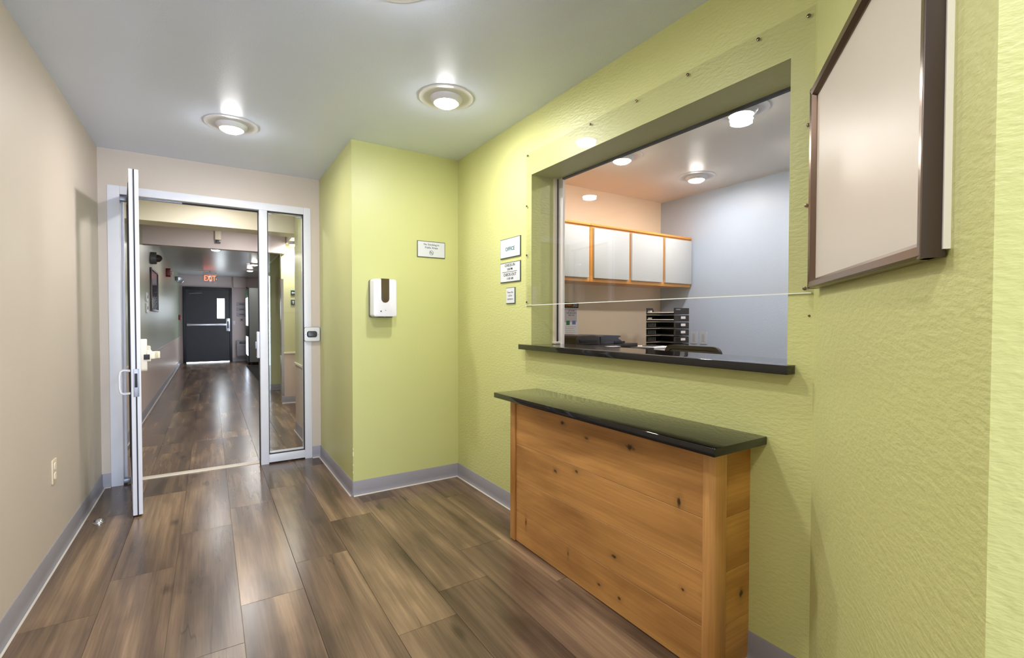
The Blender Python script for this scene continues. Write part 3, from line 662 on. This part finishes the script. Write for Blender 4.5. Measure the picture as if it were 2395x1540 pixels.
t = thing('security_camera', (HX, 8.42, 2.0), 'grey wall camera with black dome high on the hall wall', 'camera')
mkobj('mount', MB((HX, 8.42, 2.085), **FXP).lathe([(.085, 0), (.085, .06), (.078, .068)], seg=28), 'grey_plastic', t)
mkobj('dome', MB((HX+.066, 8.42, 2.085), **FXP).lathe([(.055, 0), (.052, .025), (.038, .050), (.015, .064), (.002, .066)], seg=24), 'poster_dark', t)
t = thing('fire_strobe', (HX, 11.2, 2.03), 'red fire alarm strobe on the hall wall', 'alarm')
mkobj('base', MB((HX, 11.2, 2.11), **FXP).rrect(-.07, .07, -.08, .08, 0, .07, .03, 5, .005), 'red_plastic', t)
mkobj('strobe_lens', MB((HX+.07, 11.2, 2.11), **FXP).lathe([(.035, 0), (.03, .03), (.01, .045)], seg=16), 'clear_lens', t)
t = thing('emergency_light', (HX, 14.0, 2.06), 'round emergency spotlight in the hall near the exit door', 'emergency light')
mkobj('bracket', MB().box(HX, HX+.06, 13.95, 14.05, 2.15, 2.25, .01), 'grey_plastic', t)
mkobj('lamp_head', MB((HX+.085, 14.0, 2.17), (1, 0, 0), (0, 0, 1), (.35, -.93, -.1)).lathe([(.03, -.06), (.075, 0), (.08, .03), (.07, .04), (.01, .03)], seg=24), 'aluminium', t)
t = thing('framed_notice', (HX, 8.7, 1.33), 'dark framed glossy notice on the left hall wall', 'picture frame')
mkobj('panel', MB((HX, 8.25, 1.33), **FXP).box(.03, .97, .03, .58, .004, .012), 'poster_dark', t)
for nm, a in (('frame_rail', (0, 1.0, 0, .03)), ('frame_rail', (0, 1.0, .58, .61)), ('frame_stile', (0, .03, .03, .58)), ('frame_stile', (.97, 1.0, .03, .58))):
    mkobj(nm, MB((HX, 8.25, 1.33), **FXP).box(*a, 0, .022, .003), 'brown_metal', t)
for z0, z1, lb in ((1.45, 1.565, 'upper of two small pale wall plates near the framed notice'), (1.30, 1.425, 'lower of two small pale wall plates near the framed notice')):
    t = thing('wall_plate', (HX, 7.74, z0), lb, 'wall plate')
    mkobj('plate', MB((HX, 7.69, z0), **FXP).rrect(0, .10, 0, z1-z0, 0, .015, .01, 3, .003), 'white_plastic', t)
    mkobj('dial', MB((HX+.015, 7.74, (z0+z1)/2), **FXP).rrect(-.02, .02, -.02, .02, 0, .006, .004), 'grey_plastic', t)
t = thing('fire_pull_station', (HX, 15.25, 1.2), 'small red fire pull station by the exit door', 'alarm')
mkobj('body', MB((HX, 15.2, 1.2), **FXP).box(0, .09, 0, .13, 0, .05, .006), 'red_plastic', t); mkobj('pull_lever', MB((HX+.05, 15.215, 1.23), **FXP).box(0, .06, 0, .03, 0, .01, .002), 'white_plastic', t)
t = thing('beam_sensor', (.106, 7.4, 2.225), 'small cream sensor box on the mauve hall beam', 'sensor')
mkobj('housing', MB((.106, 7.4, 2.225), **FY).box(-.034, .034, .04, .205, 0, .05, .005), 'cream_plastic', t); mkobj('lens', MB((.106, 7.4, 2.225), **FY).box(-.028, .028, 0.0, .04, .004, .045, .004), 'charcoal_plastic', t)
t = thing('cover_box', (.74, FARY, 2.13), 'pale boxed cover at the ceiling right of the exit door', 'box')
mkobj('cover', MB().box(.585, .90, FARY-.16, FARY, 2.13, ZC, .004), 'hall_mauve_paint', t); mkobj('conduit', MB().tube([(.90, FARY-.05, 2.16), (1.0, FARY-.05, 2.10), (1.3, FARY-.05, 2.10)], .012, 8), 'dark_plastic', t)
for z0, lb in ((1.60, 'topmost of three grey plaques right of the exit door'), (1.45, 'middle of three grey plaques right of the exit door'), (1.30, 'lowest of three grey plaques right of the exit door')):
    t = thing('wall_plaque', (.79, FARY, z0), lb, 'sign')
    mkobj('plate', MB((.665, FARY, z0), **FY).box(0, .25, 0, .12, 0, .012, .003), 'sign_plaque', t)
    mkobj('lettering', MB((.665, FARY-.012, z0), **FY).box(.07, .19, .05, .07, 0, .002), 'ink_grey', t)
t = thing('thermostat', (.79, FARY, 1.16), 'small square thermostat under the grey plaques', 'thermostat')
mkobj('body', MB((.75, FARY, 1.16), **FY).box(0, .085, 0, .085, 0, .025, .005), 'sign_plaque', t); mkobj('dial', MB((.792, FARY-.025, 1.205), **FY).cyl((0, 0, 0), .02, 0, .006, 16), 'ink_grey', t)
t = thing('light_switch', (.595, FARY, 1.06), 'white light switch beside the exit door', 'switch')
mkobj('plate', MB((.565, FARY, 1.06), **FY).box(0, .065, 0, .11, 0, .008, .002), 'white_plastic', t); mkobj('toggle', MB((.592, FARY-.008, 1.10), **FY).box(0, .012, 0, .025, 0, .012, .002), 'white_plastic', t)
t = thing('wall_air_unit', (.90, FARY, .15), 'grey louvred air unit low on the far hall wall', 'air conditioner')
mkobj('case', MB().box(.65, 1.15, FARY-.2, FARY, .15, .60, .02), 'ac_grey', t)
mkobj('top_grille', MB().box(.72, 1.10, FARY-.205, FARY-.1, .51, .58, .008), 'charcoal_plastic', t)
for i in range(7): mkobj('louvre', MB().box(.68, 1.12, FARY-.212, FARY-.198, .185+i*.043, .185+i*.043+.022, .004), 'ac_grey', t)
t = thing('vending_machine', (1.22, 14.75, 0), 'grey-sided vending machine with lit front in the hall', 'vending machine')
mkobj('cabinet', MB().box(.885, 1.58, 14.27, 15.2, .08, 2.05, .008), 'grey_plastic', t)
vf = mkobj('front_panel', MB().box(.862, .888, 14.28, 15.19, .06, 2.05, .004), 'dark_rubber', t)
mkobj('lit_display', MB().box(.857, .863, 14.36, 15.1, 1.05, 1.8), 'vending_lit', vf); mkobj('lit_lower_panel', MB().box(.857, .863, 14.36, 15.1, .25, .75), 'vending_lit', vf)
mkobj('brand_panel', MB().box(.857, .863, 14.36, 15.1, 1.82, 2.02), 'calendar_green', vf)
for x in (.93, 1.53):
    for y in (14.33, 15.14): mkobj('foot', MB((x, y, 0)).cyl((0, 0, 0), .03, 0, .08, 12), 'dark_rubber', t)
t = thing('floor_mat', (1.2, 12.2, 0), 'black floor mat beside the vending machine', 'mat')
mkobj('mat_sheet', MB().box(.80, 1.55, 10.3, 14.1, .001, .008, .002), 'mat_black', t); mkobj('mat_edge', MB().box(.79, .80, 10.3, 14.1, .001, .005), 'dark_rubber', t)
for z0, sym, lb in ((1.568, 'left', 'upper dark green sign with a left arrow'), (1.431, 'up', 'lower dark green sign with an up arrow')):
    t = thing('arrow_sign', (1.03, 7.54, z0), lb, 'sign', 'arrow signs')
    mkobj('plate', MB((.999, 7.54, z0), **FY).box(0, .064, 0, .072, 0, .012, .001), 'arrow_green', t)
    ar = MB((1.031, 7.5275, z0+.036), **FY); sh = [(-.022, 0), (-.004, .018), (-.004, .006), (.022, .006), (.022, -.006), (-.004, -.006), (-.004, -.018)]
    if sym == 'up': sh = [(-y_, -x_) for x_, y_ in sh]
    ar.prism(sh, 0, .001); mkobj('arrow', ar, 'sign_white', t)
t = thing('corner_guard', (.875, 7.54, 0), 'steel corner guard on the hall wall edge', 'corner guard')
mkobj('front_flange', MB().box(.8735, .905, 7.5375, 7.54, .10, 1.80), 'steel_guard', t); mkobj('side_flange', MB().box(.872, .875, 7.5375, 7.66, .10, 1.80), 'steel_guard', t)
mkobj('handle_clip', MB().box(.862, .872, 7.55, 7.64, .66, .69, .003), 'white_plastic', t)
t = thing('projecting_sign', (.95, 9.05, 2.17), 'slanted white panel under the olive recess ceiling', 'sign')
mkobj('panel', MB((.88, 9.0, 2.17), (.67, 0, .74), (0, 1, 0), (-.74, 0, .67)).box(0, .20, -.12, .04, 0, .02, .003), 'white_plastic', t)
mkobj('hanger', MB().box(1.01, 1.02, 8.96, 9.05, 2.30, ZC), 'grey_metal', t)

# ------------------------------------------------------------------ office furniture
def cabinet(x0, x1, doors, label, endcap):
    t = thing('wall_cabinet', ((x0+x1)/2, YO, 1.53), label, 'cabinet', 'office wall cabinets')
    z0, z1, yf = 1.535, 2.015, 2.985
    mkobj('carcass', MB().box(x0, x1, yf+.02, YO, z0+.01, z1, .001), 'oak_orange', t)
    mkobj('top_rail', MB().box(x0, x1, yf, yf+.02, z1-.055, z1, .001), 'oak_orange', t); mkobj('bottom_rail', MB().box(x0, x1, yf, yf+.02, z0, z0+.05, .001), 'oak_orange', t)
    xs = [x0]+[(doors[i][1]+doors[i+1][0])/2-.02 for i in range(len(doors)-1)]+[x1-.04]
    for x in xs: mkobj('face_stile', MB().box(x, x+.04, yf, yf+.02, z0+.05, z1-.055, .001), 'oak_orange', t)
    for a, b in doors:
        mkobj('cabinet_door', MB().box(a, b, yf-.022, yf-.001, 1.566, 1.985, .003), 'laminate_white', t)
    mkobj('cornice', MB().box(x0, x1, yf-.012, yf+.0, z1-.012, z1+.006, .002), 'oak_orange', t)
cabinet(1.86, 2.680, [(1.88, 2.255), (2.29, 2.655)], 'white-doored oak wall cabinet, left one partly hidden by the window jamb', False)
cabinet(2.684, 3.995, [(2.712, 3.125), (3.160, 3.565), (3.605, 3.985)], 'white-doored oak wall cabinet reaching the blue wall', True)
# desk under the cabinets
t = thing('office_desk', (2.95, 3.0, 0), 'office desk along the peach wall below the cabinets', 'desk')
mkobj('desk_top', MB().box(1.90, 3.98, 2.62, YO-.005, .72, .75, .004), 'desk_top', t)
for x in (1.92, 2.9, 3.93): mkobj('panel_leg', MB().box(x, x+.03, 2.66, YO-.02, 0, .72), 'desk_top', t)
# calendar
cx0, cz0 = 2.655, 1.003
t = thing('wall_calendar', (cx0, YO, cz0), 'December 2022 calendar hanging on the peach office wall', 'calendar')
mkobj('page', MB((cx0-.10, YO, cz0), **FY).box(0, .316, 0, .37, 0, .003), 'paper', t)
mkobj('header_band', MB((cx0-.10, YO, cz0), **FY).box(-.002, .318, .322, .372, .003, .0045), 'calendar_head', t)
mkobj('month_lettering', MB((cx0-.10, YO-.0046, cz0), **FY).text('DECEMBER', .034, .185, .346, align='CENTER', sx=.74), 'calendar_orange', t)
mkobj('year_lettering', MB((cx0-.10, YO-.0046, cz0), **FY).text('2022', .036, .278, .346, sx=.80), 'sign_white', t)
mkobj('picture_area', MB((cx0-.10, YO, cz0), **FY).box(.15, .30, .19, .31, .003, .0036), 'paper_grey', t)
for i_, tx_ in enumerate(("LET US BE", 'THE RESOURCE', 'FOR YOU')): mkobj('slogan', MB((cx0-.10, YO-.0037, cz0), **FY).text(tx_, .017, .235, .294-.02*i_), 'ink_dark', t)
mkobj('green_picture', MB((cx0-.10, YO, cz0), **FY).box(.175, .215, .165, .205, .003, .0042), 'calendar_green', t)
mkobj('blue_picture', MB((cx0-.10, YO, cz0), **FY).box(.245, .285, .17, .205, .003, .0042), 'calendar_blue', t)
for i in range(7): mkobj('text_line', MB((cx0-.10, YO, cz0), **FY).box(.165, .285-.01*(i % 3), .045+i*.017, .049+i*.017, .003, .0036), 'paper_grey', t)
mkobj('date_tab', MB((cx0-.10, YO, cz0), **FY).box(.10, .14, .298, .311, .003, .0036), 'ink_dark', t)
# printer
t = thing('printer', (2.72, 3.0, .75), 'black multifunction printer on the office desk', 'printer')
PF = dict(o=(0, 0, 0), r=(1, 0, 0), u=(0, 0, 1), n=(0, -1, 0))
mkobj('body', MB().box(2.38, 3.02, 2.82, 3.22, .75, .985, .012), 'black_plastic', t)
mkobj('scanner_lid', MB().box(2.37, 3.06, 2.80, 3.23, .988, 1.020, .008), 'dark_plastic', t)
af = mkobj('feeder_cover', MB(**PF).prism([(2.375, 1.022), (2.378, 1.075), (2.395, 1.090), (2.56, 1.094), (2.62, 1.084), (2.63, 1.022)], -3.15, -2.80, .005), 'dark_plastic', t)
mkobj('feeder_slot', MB().box(2.41, 2.59, 2.794, 2.801, 1.042, 1.062, .002), 'black_plastic', af)
mkobj('feeder_tray', MB(**PF).prism([(2.635, 1.022), (2.635, 1.080), (2.68, 1.091), (2.84, 1.088), (2.865, 1.080), (2.83, 1.068), (2.85, 1.045), (2.90, 1.030), (2.90, 1.022)], -3.12, -2.80, .003), 'charcoal_plastic', t)
mkobj('tray_gap', MB().box(2.78, 2.90, 2.795, 2.80, 1.024, 1.040), 'dark_rubber', t)
mkobj('output_lid', MB(**PF).prism([(2.88, 1.021), (2.90, 1.050), (3.02, 1.048), (3.05, 1.036), (3.05, 1.021)], -3.18, -2.98, .004), 'black_plastic', t)
mkobj('paper_sheet', MB().box(2.68, 2.80, 2.745, 2.80, 1.000, 1.003), 'paper', t)
mkobj('output_tray', MB().box(2.72, 3.10, 2.66, 2.80, .955, .985, .006), 'black_plastic', t)
# white box with papers
t = thing('white_desk_box', (3.22, 2.78, .75), 'white box with loose papers on top beside the printer', 'box')
mkobj('case', MB().box(3.11, 3.335, 2.67, 2.90, .75, .975, .012), 'paper', t); mkobj('lid', MB().box(3.107, 3.338, 2.665, 2.905, .975, .990, .004), 'paper', t)
mkobj('loose_papers', MB((3.20, 2.77, .990), (.97, .24, 0), (-.24, .97, 0), (0, 0, 1)).box(-.08, .09, -.05, .05, 0, .006, .001), 'charcoal_plastic', t)
# letter tray tower
tx0, tx1, ty0, ty1, tz0, tz1 = 3.42, 3.62, 2.715, 3.03, .75, 1.325
t = thing('letter_tray_tower', ((tx0+tx1)/2, (ty0+ty1)/2, tz0), 'black stacked letter trays with white labels in the office corner', 'letter trays')
n = 9; dzt = (tz1-tz0)/n
mkobj('base', MB().box(tx0, tx1, ty0, ty1, tz0, tz0+.012, .002), 'black_plastic', t)
for i in range(n):
    z = tz0+i*dzt
    tr_ = mkobj('tray', MB().box(tx0, tx1, ty0+.004, ty1-.004, z+.012, z+.018), 'dark_plastic', t)
    fp = MB(); 
    fp.box(tx0, tx1, ty0, ty0+.006, z+.004, z+dzt-.004)
    mkobj('front_panel', fp, 'dark_plastic', tr_)
    hb = .0 if i < n-1 else .012
    if i < n-1: mkobj('back_panel', MB().box(tx0, tx1, ty1-.006, ty1, z+.004, z+dzt-.002), 'black_plastic', tr_)
    else: mkobj('back_panel', MB((0, ty1-.006, 0), (1, 0, 0), (0, 0, 1), (0, -1, 0)).prism([(tx0, z+.004), (tx1, z+.004), (tx1, z+.03), (tx0+.10, z+.03), (tx0+.08, z+dzt), (tx0, z+dzt)], -.006, 0), 'black_plastic', tr_)
    mkobj('side_panel', MB().box(tx1-.006, tx1, ty0+.006, ty1-.006, z+.004, z+(dzt-.002 if i < n-1 else .03)), 'black_plastic', tr_)
    if i < n-2:
        for k in range(7): mkobj('vent_rib', MB().box(tx0+.02+k*.012, tx0+.025+k*.012, ty0-.003, ty0, z+.012, z+dzt-.010), 'black_plastic', fp_ if False else tr_)
        for k in range(6): mkobj('vent_rib', MB().box(tx0+.02, tx0+.024, ty1-.012-k*.016, ty1-.008-k*.016, z+.018, z+dzt-.012), 'grey_plastic', tr_)
    if 2 < i < n-1: mkobj('label', MB((0, ty0-.003, 0), **FY).box(tx0+.085, tx0+.145, z+.028, z+.050, 0, .002), 'paper', tr_)
    if i == n-1: mkobj('label', MB((0, ty0-.001, 0), **FY).box(tx0+.02, tx0+.075, z+.042, z+.050, 0, .002), 'ink_light', tr_)
    if i >= n-2:
        mkobj('paper_stack', MB().box(tx0+.001, tx1-.01, ty0+.008, ty1-.010, z+.018, z+.025), 'paper', tr_)
        mkobj('binder_clip', MB().box(tx0+.001, tx0+.02, ty1-.05, ty1-.02, z+.026, z+.040), 'paper_grey', tr_)
# outlet on the blue wall
t = thing('office_outlet', (XO, 2.83, .99), 'pale double outlet on the blue office wall', 'outlet')
for y in (2.975, 2.87):
    p_ = mkobj('cover_plate', MB((XO, y, .985), **FX).rrect(-.002, .074, 0, .118, 0, .006, .004, 3), 'outlet_grey', t)
    mkobj('socket', MB((XO-.006, y, .985), **FX).box(.02, .052, .02, .096, 0, .002), 'outlet_slot', p_)
# office chair (back towards the window)
cxb = 2.66; t = thing('office_chair', (2.9, 1.97, 0), 'dark mesh-backed office chair behind the counter', 'chair')
bf = MB((cxb, 1.97, 0), (0, 1, 0), (0, 0, 1), (1, 0, 0)); bf.ring(rr(-.21, .21, .56, 1.047, .05), rr(-.185, .185, .585, 1.022, .04), -.012, .014)
bk = mkobj('back_frame', bf, 'dark_plastic', t)
mkobj('back_mesh', MB((cxb, 1.97, 0), (0, 1, 0), (0, 0, 1), (1, 0, 0)).rrect(-.19, .19, .58, 1.027, -.003, .003, .04), 'mesh_fabric', bk)
mkobj('back_support', MB().tube([(cxb-.02, 1.97, .85), (cxb-.04, 1.97, .60), (cxb+.02, 1.97, .43), (2.9, 1.97, .41)], .022, 10), 'black_plastic', t)
mkobj('seat', MB((2.9, 1.97, .42)).rrect(-.24, .24, -.24, .24, 0, .07, .06, 6, .02), 'mesh_fabric', t)
for sgn in (-1, 1): mkobj('armrest', MB().tube([(2.88, 1.97+sgn*.24, .42), (2.86, 1.97+sgn*.28, .50), (2.86, 1.97+sgn*.28, .66), (3.05, 1.97+sgn*.28, .67)], .016, 8), 'black_plastic', t)
mkobj('gas_column', MB((2.9, 1.97, 0)).cyl((0, 0, 0), .028, .09, .42, 16), 'black_plastic', t)
for k in range(5):
    a = 2*math.pi*k/5; c_, s_ = math.cos(a), math.sin(a)
    lg = mkobj('base_arm', MB().tube([(2.9, 1.97, .10), (2.9+.28*c_, 1.97+.28*s_, .07)], .02, 8), 'black_plastic', t)
    mkobj('caster', MB((2.9+.28*c_, 1.97+.28*s_, .028), (c_, s_, 0), (0, 0, 1), (s_, -c_, 0)).cyl((0, 0, 0), .028, -.018, .018, 14), 'dark_rubber', lg)

for o in ROOTS:
    for k in ('_loc', '_local'):
        if k in o: del o[k]
